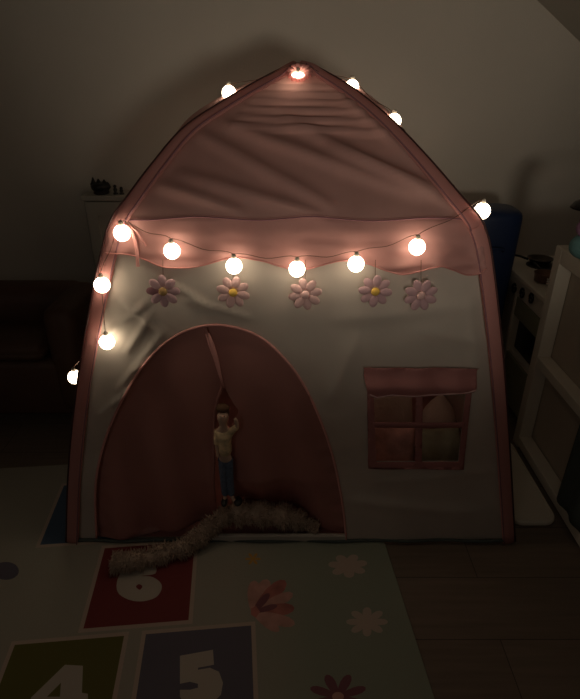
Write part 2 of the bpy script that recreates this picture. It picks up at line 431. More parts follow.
bm = bmesh.new(); tube(bm, [fv(x, z-.004)-Vector((0, .001, 0)) for x, z in topv], .0016, 6); obj('eave_crease', bm, M['petald'], o, True)  # dark tube drawn in for the shaded crease along the eaves

# side and rear walls: straight ruled cloth between the front edge and its mirror at the rear
def rear(p): return Vector((p.x, 2*YC-p.y, p.z))
def e3(E): return [Vector((p.x, Yf(p.z), p.z)) for p in E]
for E, s in ((EL, -1), (ER, 1)):
    e = e3(E)
    lo = [p for p in e if p.z <= ZE+.01]; hi = [p for p in e if p.z >= ZE-.01]
    def rows(seq, bulge, n=24):
        out = []
        for p in seq:
            q = rear(p); r = []
            tz = min(1, max(0, (p.z-ZE)/(ZP-ZE)))
            for i in range(n+1):
                t = i/n; b = bulge*math.sin(PI*t)*(math.sin(PI*tz**1.5) if p.z > ZE else 0)
                b += -.02*math.sin(PI*t)*(1 if p.z < ZE else 0)*min(1, p.z/.1)*min(1, (ZE-p.z)/.1 if p.z < ZE else 1)
                w = p.lerp(q, t); r.append(w + Vector((s*b, 0, b*.35)))
            out.append(r)
        return out
    bm = gridmesh(bmesh.new(), rows(lo, 0)); o = obj('side_wall', bm, M['cream'], tent, True)
    bm = gridmesh(bmesh.new(), rows(hi, .03)); o = obj('side_roof', bm, M['roof'], tent, True)
bm = bmesh.new(); lo = [(a, xat(ER, a.z)) for a in EL if a.z <= ZE]
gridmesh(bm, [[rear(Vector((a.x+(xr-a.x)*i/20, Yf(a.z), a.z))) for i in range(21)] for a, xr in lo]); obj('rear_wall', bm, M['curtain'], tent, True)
bm = bmesh.new(); hi = [(a, xat(ER, a.z)) for a in EL if a.z >= ZE-.005]
gridmesh(bm, [[rear(Vector((a.x+(xr-a.x)*i/20, Yf(a.z), a.z))) for i in range(21)] for a, xr in hi]); obj('rear_roof', bm, M['roof'], tent, True)
# groundsheet
bm = bmesh.new(); box(bm, (EL[0].x+.01, YF+.015, MZ+.0005), (ER[0].x-.01, 2*YC-YF-.015, MZ+.003)); obj('groundsheet', bm, M['curtain'], tent)

# pole sleeves along the four bent ribs, with the dark pole edge outside
def rib(E, s, back):
    e = e3(E)
    if back: e = [rear(p) for p in e]
    sg = 1 if back else -1
    n = len(e); wid = [.021 if p.z < ZE else .019 for p in e]
    cc = []; refs = []
    for i, p in enumerate(e):
        t = (e[min(i+1, n-1)]-e[max(i-1, 0)]).normalized()
        dY = (Yf(p.z+.004)-Yf(p.z-.004))/.008
        nrm = Vector((0, -1, dY)).normalized()
        if back: nrm.y = -nrm.y
        inw = t.cross(nrm).normalized()
        if inw.x*s > 0: inw = -inw
        f_ = max(0, min(1, (ZP-p.z)/.03))
        cc.append(p + inw*.017*f_ + nrm*.007); refs.append(nrm)
    bm = bmesh.new(); tube(bm, cc, .0185, 12, flat=.3, ref=refs)
    pole = [p + (p-c_)*.12 + q_*.009 for p, c_, q_ in zip(e, cc, refs)]; seam = [c_ + (c_-p)*.95 + q_*.003 for p, c_, q_ in zip(e, cc, refs)]
    return bm, pole, seam
for E, s in ((EL, -1), (ER, 1)):
    for back in (False, True):
        bm, pole, seam = rib(E, s, back)
        o = obj('pole_sleeve', bm, M['sleeve'], tent, True)
        bm = bmesh.new(); tube(bm, pole, .0028, 8); obj('pole', bm, M['piping'], o, True)
        if not back: bm = bmesh.new(); tube(bm, seam[:-6], .0018, 6); obj('seam', bm, M['petald'], o, True)
# gathered knot of cloth at the peak
bm = bmesh.new(); pk = fb0(299, 73, .006)
for i in range(15):
    a = 2*PI*i/15; d = Vector((math.cos(a)*.036, -.015-.016*abs(math.sin(a)), math.sin(a)*.021))
    tube(bm, smooth_pts([pk + Vector((0, 0, -.012)), pk + d*.6, pk + d + Vector((0, 0, .004*random.random()))], 3), [.006, .007, .008, .009, .009, .008, .004], 8, flat=.5)
obj('peak_knot', bm, M['sleeve'], tent, True)
# ribbon tie hanging at the left eave
bm = bmesh.new(); tube(bm, [fv(*front(*p)) - Vector((0, .008, 0)) for p in [(126, 222), (133, 229), (137, 240), (139, 252), (140, 264)]], .0042, 6, flat=.25, ref=(0, 1, 0)); obj('ribbon_tie', bm, M['threadpink'], tent, True)
bm = bmesh.new(); tube(bm, [fv(*front(*p)) - Vector((0, .006, 0)) for p in [(128, 222), (138, 230), (148, 244)]], .002, 6, flat=.25, ref=(0, 1, 0)); obj('ribbon_tie', bm, M['threadpink'], tent, True)

# door: two hanging curtains, binding round the arch, sill
def curt(inner, side):
    inn = [(p.x, p.z) for p in smooth_pts([(front(*p)[0], 0, front(*p)[1]) for p in inner], 5)]
    if side < 0:
        a = [p for p in door2 if p[0] <= inn[0][0] and p[1] > zb+.002][: ]
        a = [p for i, p in enumerate(door2) if p[1] > zb+.002 and p[0] <= inn[0][0] and i < len(door2)//2+12]
        poly = [(a[0][0], zb+.004)] + a + inn
    else:
        a = [p for i, p in enumerate(door2) if p[1] > zb+.002 and p[0] >= inn[0][0] and i > len(door2)//2-24]
        poly = inn[::-1] + a + [(a[-1][0], zb+.004)]
    def f(x, z):
        e = min([math.hypot(x-p[0], z-p[1]) for p in door2[::3]])
        tz = max(0, 1-z/.55)
        fl_ = min(1, e/.06)
        y = Yf(z) + .006 + .018*fl_*tz*math.sin(x*38+z*6+side) + .010*fl_*noise.noise(Vector((x*7, z*3, 3+side)))
        # the shaggy throw spilling over the sill pushes the hems inward
        g = math.exp(-((x+.08)/.16)**2)*max(0, 1-z/.22)
        g2 = math.exp(-((x+.35)/.13)**2)*max(0, 1-z/.2)
        return Vector((x, y + .17*g*fl_ - .03*g2*fl_*0 + (.004 if side > 0 else 0), z))
    bm = sheet(poly, [], f, .011)
    return bm, inn, f
bm, innL, fL = curt([(205, 327), (212, 350), (219, 373), (222, 386), (217, 402), (214, 420), (214, 460), (214, 500), (216, 530)], -1)
cl = obj('door_curtain', bm, M['curtain'], tent, True); cl['label'] = 'left rose curtain of the arched door'
bm = bmesh.new(); tube(bm, [fL(x, z)-Vector((0, .003, 0)) for x, z in innL if z > .12], .0035, 6); obj('edge_binding', bm, M['curtain'], cl, True)
bm, innR, fR = curt([(207, 327), (214, 350), (221, 376), (225, 390), (233, 404), (238, 413), (233, 424), (230, 438), (230, 470), (230, 500), (230, 530)], 1)
cr = obj('door_curtain', bm, M['curtain'], tent, True); cr['label'] = 'right rose curtain of the arched door'
bm = bmesh.new(); tube(bm, [fR(x, z)-Vector((0, .008, 0)) for x, z in [front(*p) for p in [(207, 334), (211, 345), (216, 360), (220, 376), (224, 388)]]], [.006, .008, .007, .004, .002], 8, flat=.3, ref=(0, 1, 0)); o = obj('edge_binding', bm, M['threadpink'], cr, True); o['label'] = 'pale pink tie on the curtain edge'
bm = bmesh.new(); tube(bm, [F(.004)(x, z) for x, z in door2 if z > zb+.002], .0034, 6); o = obj('door_binding', bm, M['threadpink'], tent, True)
# sill strip across the doorway and the dark base hem
a, b = fl(212, 540, .01), fl(346, 541, .01)
bm = bmesh.new(); box(bm, (a.x, YF-.008, MZ+.001), (b.x, YF+.006, .032)); obj('door_sill', bm, M['cream'], tent, bevel=.004)
bm = bmesh.new(); tube(bm, [(EL[0].x+.01+i*(ER[0].x-EL[0].x-.02)/30, YF-.006+.003*math.sin(i*1.3), MZ+.006) for i in range(31)], .005, 8); o = obj('base_hem', bm, M['navy'], tent, True)

# window: frame bands, cross bars and rolled flap
wf = bmesh.new(); outer = [front(*p) for p in [(367, 372), (473, 370), (463, 468), (368, 467)]]
WFf = lambda x, z: Vector((x, Yf(z)-.006-disp(x, z), z))
def densepoly(p, n=12): return [q for i in range(len(p)) for q in dense(p[i], p[(i+1) % len(p)], n)]
sheet(densepoly(outer), [win2], WFf, .012, wf)
w = solid(obj('window_frame', wf, M['window_pink'], tent, True), .003); w['label'] = 'rose pink window band'
def strip(p, q, wd, n=16):
    a, b = Vector(front(*p)), Vector(front(*q)); d = (b-a).normalized(); nn = Vector((-d.y, d.x))*wd/2
    return densepoly([tuple(a-nn), tuple(b-nn), tuple(b+nn), tuple(a+nn)], n)
bm = bmesh.new(); sheet(strip((419, 384), (418, 464), .019), [], WFf, .012, bm); sheet(strip((372, 424), (464, 424), .017), [], lambda x, z: WFf(x, z)-Vector((0, .001, 0)), .012, bm)
solid(obj('window_crossbar', bm, M['window_pink'], w, True), .002)
flp = [(364, 368), (368, 366), (420, 366), (473, 366), (475, 368), (473, 386), (466, 389), (450, 390), (430, 393), (410, 394), (390, 393), (376, 395), (369, 392), (364, 378)]
flp2 = [(p.x, p.z) for p in smooth_pts([(front(*p)[0], 0, front(*p)[1]) for p in flp], 4, True)]
def ff(x, z):
    t = (z-.49)/.1; return Vector((x, Yf(z)-.012-disp(x, z)-.014*math.exp(-((z-front(420, 384)[1])/.02)**2)-.003*math.sin(x*60), z))
fo = solid(obj('window_flap', sheet(flp2, [], ff, .009), M['window_pink'], tent, True), .002); fo['label'] = 'rolled-up pink window flap'
bm = bmesh.new(); tube(bm, [ff(*front(*p))-Vector((0, .002, 0)) for p in [(369, 391), (376, 394), (390, 392), (410, 393), (430, 392), (450, 389), (466, 388), (473, 385)]], .0022, 6); obj('flap_edge', bm, M['petal2'], fo, True)

# ---------------------------------------------------------------- felt flowers hanging under the valance
flowers = [(165, 288, 17, 'petal', 'ochre', 'mauve felt daisy with ochre centre, hanging nearest the left eave'),
           (234, 289, 17, 'petal2', 'yellow', 'pink felt daisy with bright yellow centre, hanging above the door arch'),
           (305, 291, 17, 'petal2', 'petal2', 'plain pink felt daisy with pink centre, third along from the left eave'),
           (374, 288, 17, 'petal', 'yellow', 'mauve felt daisy with bright yellow centre, hanging above the window'),
           (419, 292, 17, 'petal', 'petal2', 'mauve felt daisy with pink centre, hanging nearest the right eave')]
for i, (px, py, rp, pm, cm, lb) in enumerate(flowers):
    x, z = front(px, py); base = F(.012)(x, z); base.y = Yf(z)-.022; r = .041
    t = thing('felt_flower', lb, 'felt flower', base, 'felt daisies hanging under the valance')
    for k in range(8):
        a = 2*PI*(k+.5*(i % 2))/8 + .1*i
        bm = bmesh.new()
        d = Vector((math.cos(a), 0, math.sin(a)))
        ball(bm, base + d*r*.64 + Vector((0, -.001*(k % 2), 0)), 1, r*.40, .003, r*.265, 14, Matrix.Rotation(-a, 4, 'Y'))
        o = obj('petal', bm, M['petald'] if (k+i) % 5 == 4 and pm == 'petal' and i == 0 else M[pm], t, True)
    bm = bmesh.new(); ball(bm, base-Vector((0, .004, 0)), 1, r*.26, .006, r*.26, 16); obj('flower_centre', bm, M[cm], t, True)
    bm = bmesh.new(); tp = front(px, 258); tube(bm, [base+Vector((0, .002, .0)), Vector((tp[0], Yf(tp[1])-.024, tp[1]+.003))], .0008, 5); obj('hanging_thread', bm, M['wire'], t)

# ---------------------------------------------------------------- string of globe lights
bulbs = []
def fb(px, py, off):
    x, z = front(px, py); Y = Yf(z)-off
    for _ in range(6): p = atY(px, py, Y); Y = Yf(p.z)-off
    return atY(px, py, Y)
frontb = [(72, 377, None), (107, 342, .032), (102, 285, .034), (122, 233, .04), (172, 251, .045), (234, 266, .045), (297, 269, .045), (356, 264, .045), (417, 247, .045)]
bulbs.append(atY(75, 377, 1.335))
for px, py, o_ in frontb[1:]: bulbs.append(fb(px, py, o_))
bulbs.append(atY(482, 211, 1.315))
bulbs.append(atY(394, 121, 1.60)); bulbs.append(atY(352, 87, 1.70))
pkb = fb(298, 75, .022)
bulbs.append(pkb)
bulbs.append(atY(229, 93, 1.66))
# the string runs on round the rear ribs
bulbs.append(fb(292, 97, -.06))  # extra bulb added inside the peak, off the wire, so the cloth glows
rb = []
for (x, z) in [(-.40, 1.0), (-.30, .93), (-.1, .91), (.1, .91), (.3, .93), (.41, 1.0)]:
    rb.append(Vector((x, 2*YC-Yf(z)+.045, z)))
st = thing('string_light', 'lit warm white globe string lights draped along the tent eaves and peak', 'string lights', (0, YF, .9))
allb = bulbs + rb
order = bulbs[:11] + bulbs[11:] + rb
for bi, p in enumerate(allb):
    bm = bmesh.new(); ball(bm, p, 1, *((.0195,)*3 if bi != 12 else (.017, .009, .0075)), 20); o = obj('globe_bulb', bm, M['bulb'], st, True)
    if bi != 14: bm = bmesh.new(); lathe(bm, p+Vector((0, 0, .0175 if bi != 12 else .006)), [(.0045, 0), (.0055, .003), (.0055, .009), (.003, .012)], 12); obj('bulb_socket', bm, M['socket'], o, True)
def wire(pts, name='wire'):
    q = []
    for a, b in zip(pts, pts[1:]):
        n = 10; L = (b-a).length
        for i in range(n):
            t = i/n; q.append(a.lerp(b, t) + Vector((0, 0, -.03*L*4*t*(1-t)+.003*math.sin(t*9))))
    q.append(pts[-1]); bm = bmesh.new(); tube(bm, q, .0008, 6); return obj(name, bm, M['wire'], st, True)
up = Vector((0, .0, .030))
wire([p+up for p in bulbs[:10]])
wire([bulbs[9]+up] + [Vector((xat(ER, z)+.004, Yf(z)-.002, z+.006)) for z in (1.0, 1.05, 1.10, 1.15)] + [bulbs[10]+up*.6, bulbs[11]+up*.6, pkb+Vector((0, 0, .03)), bulbs[13]+up*.6] + [p+up for p in rb])

# ---------------------------------------------------------------- shaggy throw at the door
spine = [fl(112, 562, .03), fl(132, 561, .032), fl(160, 554, .032), fl(186, 546, .034), fl(203, 533, .05), fl(216, 521, .07), fl(232, 513, .085), fl(255, 512, .085), fl(280, 515, .07), fl(300, 520, .055), fl(318, 528, .04)]
sp = smooth_pts(spine, 8); bm = bmesh.new()
rad = [.024*(1-.3*i/len(sp)) * (.9+.15*math.sin(i*.9)) for i in range(len(sp))]; rad = [a_*(1.75 if i > len(sp)*.6 else 1) for i, a_ in enumerate(rad)]; rad[0] = .012; 
for q_ in range(1, 13): rad[-q_] *= q_/13
tube(bm, sp, rad, 12)
for i in range(5200):
    k = random.random()*(len(sp)-1.01); j = int(k); p = sp[j].lerp(sp[j+1], k-j); t = (sp[j+1]-sp[j]).normalized(); n, b = frame_at(t)
    a = random.random()*2*PI; d = n*math.cos(a)+b*math.sin(a); r = rad[j]*.8
    L = random.uniform(.009, .019); cv = Vector((random.uniform(-1, 1), random.uniform(-1, 1), random.uniform(-1.4, .6)))*.006
    p0 = p+d*r; p1 = p0+d*L*.6+cv*.5; p2 = p0+d*L+cv*1.6
    if p2.z < MZ+.002: p2.z = MZ+.002
    w = random.uniform(.0016, .003); s = t*w
    q = t.cross(d)*w
    v0, v1, v2 = bm.verts.new(p0+s), bm.verts.new(p0-s), bm.verts.new(p0+q)
    w0, w1, w2 = bm.verts.new(p1+s*.8), bm.verts.new(p1-s*.8), bm.verts.new(p1+q*.8); tip = bm.verts.new(p2)
    for f in ((v0, v1, w1, w0), (v1, v2, w2, w1), (v2, v0, w0, w2), (w0, w1, tip), (w1, w2, tip), (w2, w0, tip)): bm.faces.new(f)
tag(obj('shaggy_throw', bm, M['fur'], None, True), 'beige shaggy fleece roll spilling from the tent door over the red square', 'throw')

# ---------------------------------------------------------------- doll in the door gap
def skin_safe(*a, **k):
    name, verts, edges = a[0], a[1], a[2]
    bm = bmesh.new(); lay = bm.verts.layers.skin.verify(); vs = [bm.verts.new(p) for p in verts]
    for e in edges: bm.edges.new((vs[e[0]], vs[e[1]]))
    radii = a[3]
    for i, vv in enumerate(vs):
        r = radii[i]; vv[lay].radius = r if isinstance(r, tuple) else (r, r); vv[lay].use_root = (i == k.get('root', 0))
    me = bpy.data.meshes.new(name); bm.to_mesh(me); bm.free()
    o = link(name, me, a[4], a[5], True); o.matrix_parent_inverse = Matrix.Translation(a[5].location).inverted()
    s = o.modifiers.new('skin', 'SKIN'); s.use_smooth_shade = True
    ss = o.modifiers.new('sub', 'SUBSURF'); ss.levels = 2; ss.render_levels = 2; return o
DY = 1.25
hp = atY(222.5, 412, DY); ft = atY(222, 500, DY); zf = ft.z
dl = thing('doll', 'small doll in tan shirt and blue jeans standing on the fleece in the door gap', 'doll', (ft.x, DY, ft.z))
X = hp.x; zh = hp.z; zz = lambda t: zf + (zh+.012-zf)*t   # t=0 feet, 1 crown
V = [(X, DY, zz(.50)), (X, DY, zz(.62)), (X, DY, zz(.77)), (X, DY, zz(.83)), (X, DY, zz(.90)), (X, DY, zz(.965)),
     (X-.018, DY, zz(.765)), (X-.021, DY-.006, zz(.63)), (X-.019, DY-.014, zz(.52)),
     (X+.022, DY, zz(.765)), (X+.040, DY-.008, zz(.84)), (X+.034, DY-.012, zz(.93)),
     (X-.009, DY, zz(.46)), (X-.009, DY-.004, zz(.26)), (X-.008, DY, zz(.05)),
     (X+.009, DY, zz(.46)), (X+.009, DY-.004, zz(.26)), (X+.010, DY, zz(.05)),
     (X-.010, DY-.018, zz(.025)), (X+.022, DY-.016, zz(.025))]
Ed = [(0, 1), (1, 2), (2, 3), (3, 4), (4, 5), (2, 6), (6, 7), (7, 8), (2, 9), (9, 10), (10, 11), (0, 12), (12, 13), (13, 14), (0, 15), (15, 16), (16, 17), (14, 18), (17, 19)]
Rr = [.015, .013, .015, .007, .019, .016, .008, .006, .0045, .008, .006, .005, .011, .009, .006, .011, .009, .006, .005, .005]
skin_safe('body', V, Ed, Rr, M['skin'], dl)
sh = [0, 1, 2, 6, 7, 9, 10]; skin_safe('shirt', [V[i] for i in sh], [(0, 1), (1, 2), (2, 3), (3, 4), (2, 5), (5, 6)], [.021, .021, .019, .011, .0095, .011, .009], M['tan'], dl)
je = [0, 12, 13, 14, 15, 16, 17]; skin_safe('jeans', [V[i] for i in je], [(0, 1), (1, 2), (2, 3), (0, 4), (4, 5), (5, 6)], [.015, .014, .012, .011, .014, .012, .011], M['denim'], dl)
bm = bmesh.new(); hc = Vector((X, DY, zz(.945)))
ball(bm, hc+Vector((0, .009, .012)), 1, .0185, .0155, .0125, 16); ball(bm, hc+Vector((0, .014, -.006)), 1, .017, .009, .018, 12); obj('hair', bm, M['hair'], dl, True)
bm = bmesh.new()
for sx in (-1, 1): ball(bm, hc+Vector((sx*.0055, -.0142, .001)), .0016, seg=8)
obj('eye', bm, M['black'], dl, True)
for i in (18, 19):
    bm = bmesh.new(); p = Vector(V[i]); ball(bm, (p.x+(.008 if i == 19 else 0), p.y+.004, zf+.006), 1, .013 if i == 19 else .010, .02, .009, 14); obj('shoe', bm, M['black'], dl, True)

# ---------------------------------------------------------------- soft things inside the tent, seen through the window
def cushion(c, s, rot, m, name, label, cat, e=2.6):
    bm = bmesh.new(); bmesh.ops.create_grid(bm, x_segments=24, y_segments=24, size=1)
    g = bmesh.ops.duplicate(bm, geom=list(bm.verts)+list(bm.faces))
    n = len(bm.verts)//2
    for i, vv in enumerate(bm.verts):
        x, y = vv.co.x, vv.co.y; hgt = max(0, (1-abs(x)**e)*(1-abs(y)**e))**.5
        k = 1-.08*(1-hgt)
        vv.co = Vector((x*k*s[0], y*k*s[1], (1 if i < n else -1)*hgt*s[2] + .004*noise.noise(Vector((x*3, y*3, c[0]*9)))))
    bmesh.ops.remove_doubles(bm, verts=bm.verts, dist=.0006)
    bm.transform(Matrix.Translation(c) @ rot)
    return tag(obj(name, bm, m, None, True), label, cat)
Rx = lambda a: Matrix.Rotation(R(a), 4, 'X'); Rz = lambda a: Matrix.Rotation(R(a), 4, 'Z')
cushion((.34, 1.60, .165), (.10, .165, .05), Rz(6) @ Rx(72), M['plush'], 'cushion', 'beige cushion leaning inside the tent, behind the upper left window pane', 'cushion')
cushion((.325, 1.43, .15), (.082, .145, .045), Rz(-6) @ Rx(70), M['plushpink'], 'cushion', 'rose patterned cushion inside the tent, seen through the lower left window pane', 'cushion')
cushion((.490, 1.44, .14), (.078, .135, .04), Rz(8) @ Rx(70), M['plushgreen'], 'cushion', 'sage green cushion seen through the lower right window pane', 'cushion')
hx = atY(441, 400, 1.60).x
ty = thing('plush_toy', 'pale plush toy with a pointed hood behind the upper right window pane', 'plush toy', (hx, 1.62, MZ))
bm = bmesh.new(); lathe(bm, (hx, 1.61, MZ+.004), [(.05, 0), (.065, .03), (.066, .09), (.055, .15), (.045, .19)], 24); obj('body', bm, M['plush'], ty, True)
bm = bmesh.new(); lathe(bm, (hx, 1.60, .19), [(.045, 0), (.060, .012), (.060, .03), (.049, .060), (.033, .088), (.016, .110), (.003, .122)], 24); obj('hood', bm, M['plush'], ty, True)
bm = bmesh.new()
for sx in (-1, 1): ball(bm, (hx+sx*.018, 1.544, .225), .004, seg=10)
obj('eye', bm, M['black'], ty, True)
for sx in (-1, 1):
    bm = bmesh.new(); ball(bm, (hx+sx*.032, 1.535, .033), 1, .022, .03, .022); obj('paw', bm, M['plush'], ty, True)

# ---------------------------------------------------------------- left: white cabinet with ornaments, brown armchair
cb = thing('cabinet', 'shallow white cabinet against the wall left of the tent', 'cabinet', (-.58, 2.53, 0))
p = atY(80, 196, 2.46); x0, zt = p.x, p.z
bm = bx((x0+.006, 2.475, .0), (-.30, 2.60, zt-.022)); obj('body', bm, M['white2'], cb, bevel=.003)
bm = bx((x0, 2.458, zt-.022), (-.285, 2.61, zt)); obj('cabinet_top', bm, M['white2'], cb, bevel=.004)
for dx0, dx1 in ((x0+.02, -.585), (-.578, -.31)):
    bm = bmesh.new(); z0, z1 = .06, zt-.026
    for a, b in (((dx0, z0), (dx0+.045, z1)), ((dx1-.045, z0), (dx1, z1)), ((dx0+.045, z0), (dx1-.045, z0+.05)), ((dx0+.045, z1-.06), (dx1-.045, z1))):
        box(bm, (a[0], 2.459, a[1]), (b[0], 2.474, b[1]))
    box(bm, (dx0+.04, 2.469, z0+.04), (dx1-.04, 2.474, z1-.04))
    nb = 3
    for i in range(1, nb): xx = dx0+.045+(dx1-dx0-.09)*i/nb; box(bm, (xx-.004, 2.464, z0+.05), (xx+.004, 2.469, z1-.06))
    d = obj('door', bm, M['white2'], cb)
    bm = bmesh.new(); ball(bm, ((dx1-.022) if dx0 < -.6 else dx0+.022, 2.452, zt*.55), .010, seg=12); obj('knob', bm, M['white'], d, True)
q = atY(102, 195, 2.51); zt2 = zt
o1 = thing('ornament', 'dark lumpy ornament with pointed tips, the larger one on the white cabinet', 'ornament', (q.x, 2.51, zt2))
bm = bmesh.new(); lathe(bm, (q.x, 2.51, zt2), [(.030, 0), (.036, .006), (.032, .012), (.040, .022), (.043, .036), (.036, .046), (.02, .05)], 20); obj('bowl', bm, M['black'], o1, True)
for i, (dx, dz, r) in enumerate([(-.028, .048, .014), (-.005, .050, .013), (.02, .047, .014), (.034, .036, .012)]):
    bm = bmesh.new(); lathe(bm, (q.x+dx, 2.505, zt2+dz-.01), [(r, 0), (r*1.1, .006), (r*.7, .014), (.002, .026 if i != 0 else .034)], 12); obj('tip', bm, M['black'], o1, True)
for i, (px, hh, lb) in enumerate([(117, .040, 'little dark figurine beside the larger ornament on the cabinet'), (123, .03, 'little dark figurine nearest the tent on the cabinet')]):
    q = atY(px-1, 195, 2.50)
    fg = thing('figurine', lb, 'figurine', (q.x, 2.50, zt2), 'small dark figurines on the cabinet')
    bm = bmesh.new(); lathe(bm, (q.x, 2.50, zt2), [(.010, 0), (.011, .004), (.005, .008), (.009, hh*.5), (.006, hh*.72)], 14); obj('body', bm, M['black'], fg, True)
    bm = bmesh.new(); ball(bm, (q.x, 2.50, zt2+hh*.85), .0075, seg=12); obj('head', bm, M['black'], fg, True)
ac = thing('armchair', 'dark brown upholstered armchair standing in shadow left of the tent', 'armchair', (-1.15, 2.1, 0))
xr = -.765
def rbox(a, b, m, name, bev=.03): return obj(name, bx(a, b), m, ac, True, bevel=bev)
rbox((-1.62, 1.78, .10), (xr, 2.12, .34), M['brown'], 'base')
rbox((-1.50, 1.76, .34), (xr-.13, 2.10, .42), M['brown'], 'seat_cushion', .045)
rbox((-1.62, 1.77, .12), (-1.50, 2.10, .55), M['brown'], 'armrest', .045)
rbox((xr-.12, 1.77, .12), (xr, 2.10, .55), M['brown'], 'armrest', .045)
rbox((-1.58, 1.96, .38), (xr-.04, 2.12, .555), M['brown'], 'backrest', .06)
for x in (-1.56, xr-.06):
    for y in (1.83, 2.06):
        bm = bmesh.new(); lathe(bm, (x, y, 0), [(.016, 0), (.024, .1)], 12); obj('leg', bm, M['black'], ac)

# ---------------------------------------------------------------- right: blue tub, toy kitchen, framed unit, lid
bt = thing('storage_tub', 'tall dark blue plastic tub behind the right tent edge', 'tub', (.80, 2.2, 0))
bm = bmesh.new(); prof = []; n = 40
def tubring(z, k):
    out = []
    for i in range(n):
        a = 2*PI*i/n; cx = abs(math.cos(a))**.55*math.copysign(1, math.cos(a)); sy = abs(math.sin(a))**.55*math.copysign(1, math.sin(a))
        out.append(bm.verts.new((.80+.118*k*cx, 2.21+.10*k*sy, z)))
    return out
zs = [(0, .84), (.02, .88), (.3, .92), (.6, .96), (.775, .985), (.79, .97), (.80, .93), (.808, .84), (.814, .6), (.816, .3)]
rg = [tubring(z, k) for z, k in zs]
for i in range(len(rg)-1):
    for k in range(n): bm.faces.new((rg[i][k], rg[i][(k+1) % n], rg[i+1][(k+1) % n], rg[i+1][k]))
bm.faces.new(rg[0]); bm.faces.new(rg[-1])
obj('tub_body', bm, M['blue'], bt, True)
bm = bmesh.new(); tube(bm, smooth_pts([(.75, 2.112, .66), (.755, 2.098, .67), (.795, 2.092, .675), (.835, 2.098, .67), (.84, 2.112, .66)], 5), .006, 8); obj('handle', bm, M['blue'], bt, True)

KX = .925
tk = thing('toy_kitchen', 'white toy kitchen with hob and knobs behind the framed unit', 'toy kitchen', (1.1, 2.06, 0))
obj('worktop', bx((KX-.01, 1.82, .545), (KX+.30, 2.36, .565)), M['white'], tk, bevel=.004) if False else obj('worktop', bx((KX-.01, 1.82, .545), (KX+.30, 2.36, .565), ), M['white'], tk, bevel=.004)
obj('fascia', bx((KX, 1.84, .478), (KX+.018, 2.34, .545)), M['white'], tk, bevel=.003)
bm = bmesh.new(); box(bm, (KX, 2.10, 0), (KX+.29, 2.118, .545)); box(bm, (KX, 1.84, 0), (KX+.29, 1.858, .478)); box(bm, (KX+.27, 1.86, 0), (KX+.29, 2.34, .545)); box(bm, (KX, 2.32, 0), (KX+.29, 2.34, .545)); box(bm, (KX+.01, 1.86, .23), (KX+.27, 2.1, .245)); obj('side_panel', bm, M['white'], tk)
d = obj('drawer', bx((KX+.002, 1.86, .395), (KX+.02, 2.10, .474)), M['green'], tk, bevel=.003)
d = obj('opening_fill', bx((KX+.03, 1.862, .247), (KX+.045, 2.098, .39)), M['black'], tk, bevel=.003)  # black panel filling the open bay, its dark inside put into the colour
obj('lower_door', bx((KX+.002, 1.862, .03), (KX+.02, 2.098, .228)), M['green'], tk, bevel=.003)
for px, py in ((514, 288), (522, 293), (531, 298)):
    p = atX(px, py, KX-.006)
    bm = bmesh.new(); s = 14
    ring = [p+Vector((0, .016*math.cos(2*PI*i/s), .018*math.sin(2*PI*i/s))) for i in range(s+1)]
    tube(bm, ring, .0045, 6, cap=False); lathe(bm, p+Vector((.006, 0, 0)), [(.006, -.006), (.006, .004)], 10, 'x'); obj('knob', bm, M['black'], tk, True)
for y in (1.95, 2.22):
    bm = bmesh.new(); lathe(bm, (KX+.13, y, .565), [(.06, 0), (.06, .002), (.05, .003)], 24); obj('hob_ring', bm, M['black'], tk)
sc_ = thing('saucepan', 'bronze toy saucepan on the toy kitchen hob nearest the knobs', 'saucepan', (.985, 2.02, .568))
bm = bmesh.new(); lathe(bm, (.985, 2.02, .5685), [(.034, 0), (.038, .003), (.040, .03), (.043, .034), (.040, .034), (.036, .008), (.02, .006)], 24); obj('pan_body', bm, M['panbrown'], sc_, True)
bm = bmesh.new(); tube(bm, [(.985, 2.06, .595), (.99, 2.10, .60), (.99, 2.15, .602)], .004, 8); obj('handle', bm, M['black'], sc_, True)
fp = thing('frying_pan', 'black toy frying pan at the wall end of the toy kitchen', 'frying pan', (1.06, 2.22, .568))
bm = bmesh.new(); lathe(bm, (1.06, 2.25, .5685), [(.035, 0), (.04, .003), (.05, .018), (.053, .020), (.048, .018), (.036, .006), (.02, .005)], 28); obj('pan_body', bm, M['darkmetal'], fp, True)
bm = bmesh.new(); tube(bm, [(1.0, 2.23, .59), (.97, 2.25, .597), (.93, 2.27, .60)], .005, 8); obj('handle', bm, M['black'], fp, True)

UX = .875
un = thing('toy_rack', 'white wooden framed toy rack cut off by the right picture edge', 'toy rack', (1.0, 1.3, 0))
zt = atX(558, 246, UX).z; yb = 1.765; y0 = .55
obj('post', bx((UX, yb-.045, 0), (UX+.048, yb, zt)), M['white'], un, bevel=.003)
obj('post', bx((UX, y0, 0), (UX+.048, y0+.045, zt)), M['white'], un, bevel=.003)
obj('top_rail', bx((UX, y0+.045, zt-.05), (UX+.048, yb-.045, zt)), M['white'], un, bevel=.003)
mz = atX(536, 355, UX+.0).z
obj('middle_rail', bx((UX, y0+.045, mz-.035), (UX+.048, yb-.045, mz)), M['white'], un, bevel=.003)
obj('bottom_rail', bx((UX, y0+.045, .012), (UX+.048, yb-.045, .05)), M['white'], un, bevel=.003)
obj('back_panel', bx((UX+.05, y0, .012), (UX+.06, yb, zt-.005)), M['panel'], un)
obj('top_board', bx((UX+.048, y0, zt-.02), (UX+.34, yb, zt)), M['white'], un, bevel=.003)
obj('end_panel', bx((UX+.06, yb-.02, .012), (UX+.34, yb, zt-.02)), M['white'], un)
bm = bmesh.new(); ph = atX(548, 281, UX)
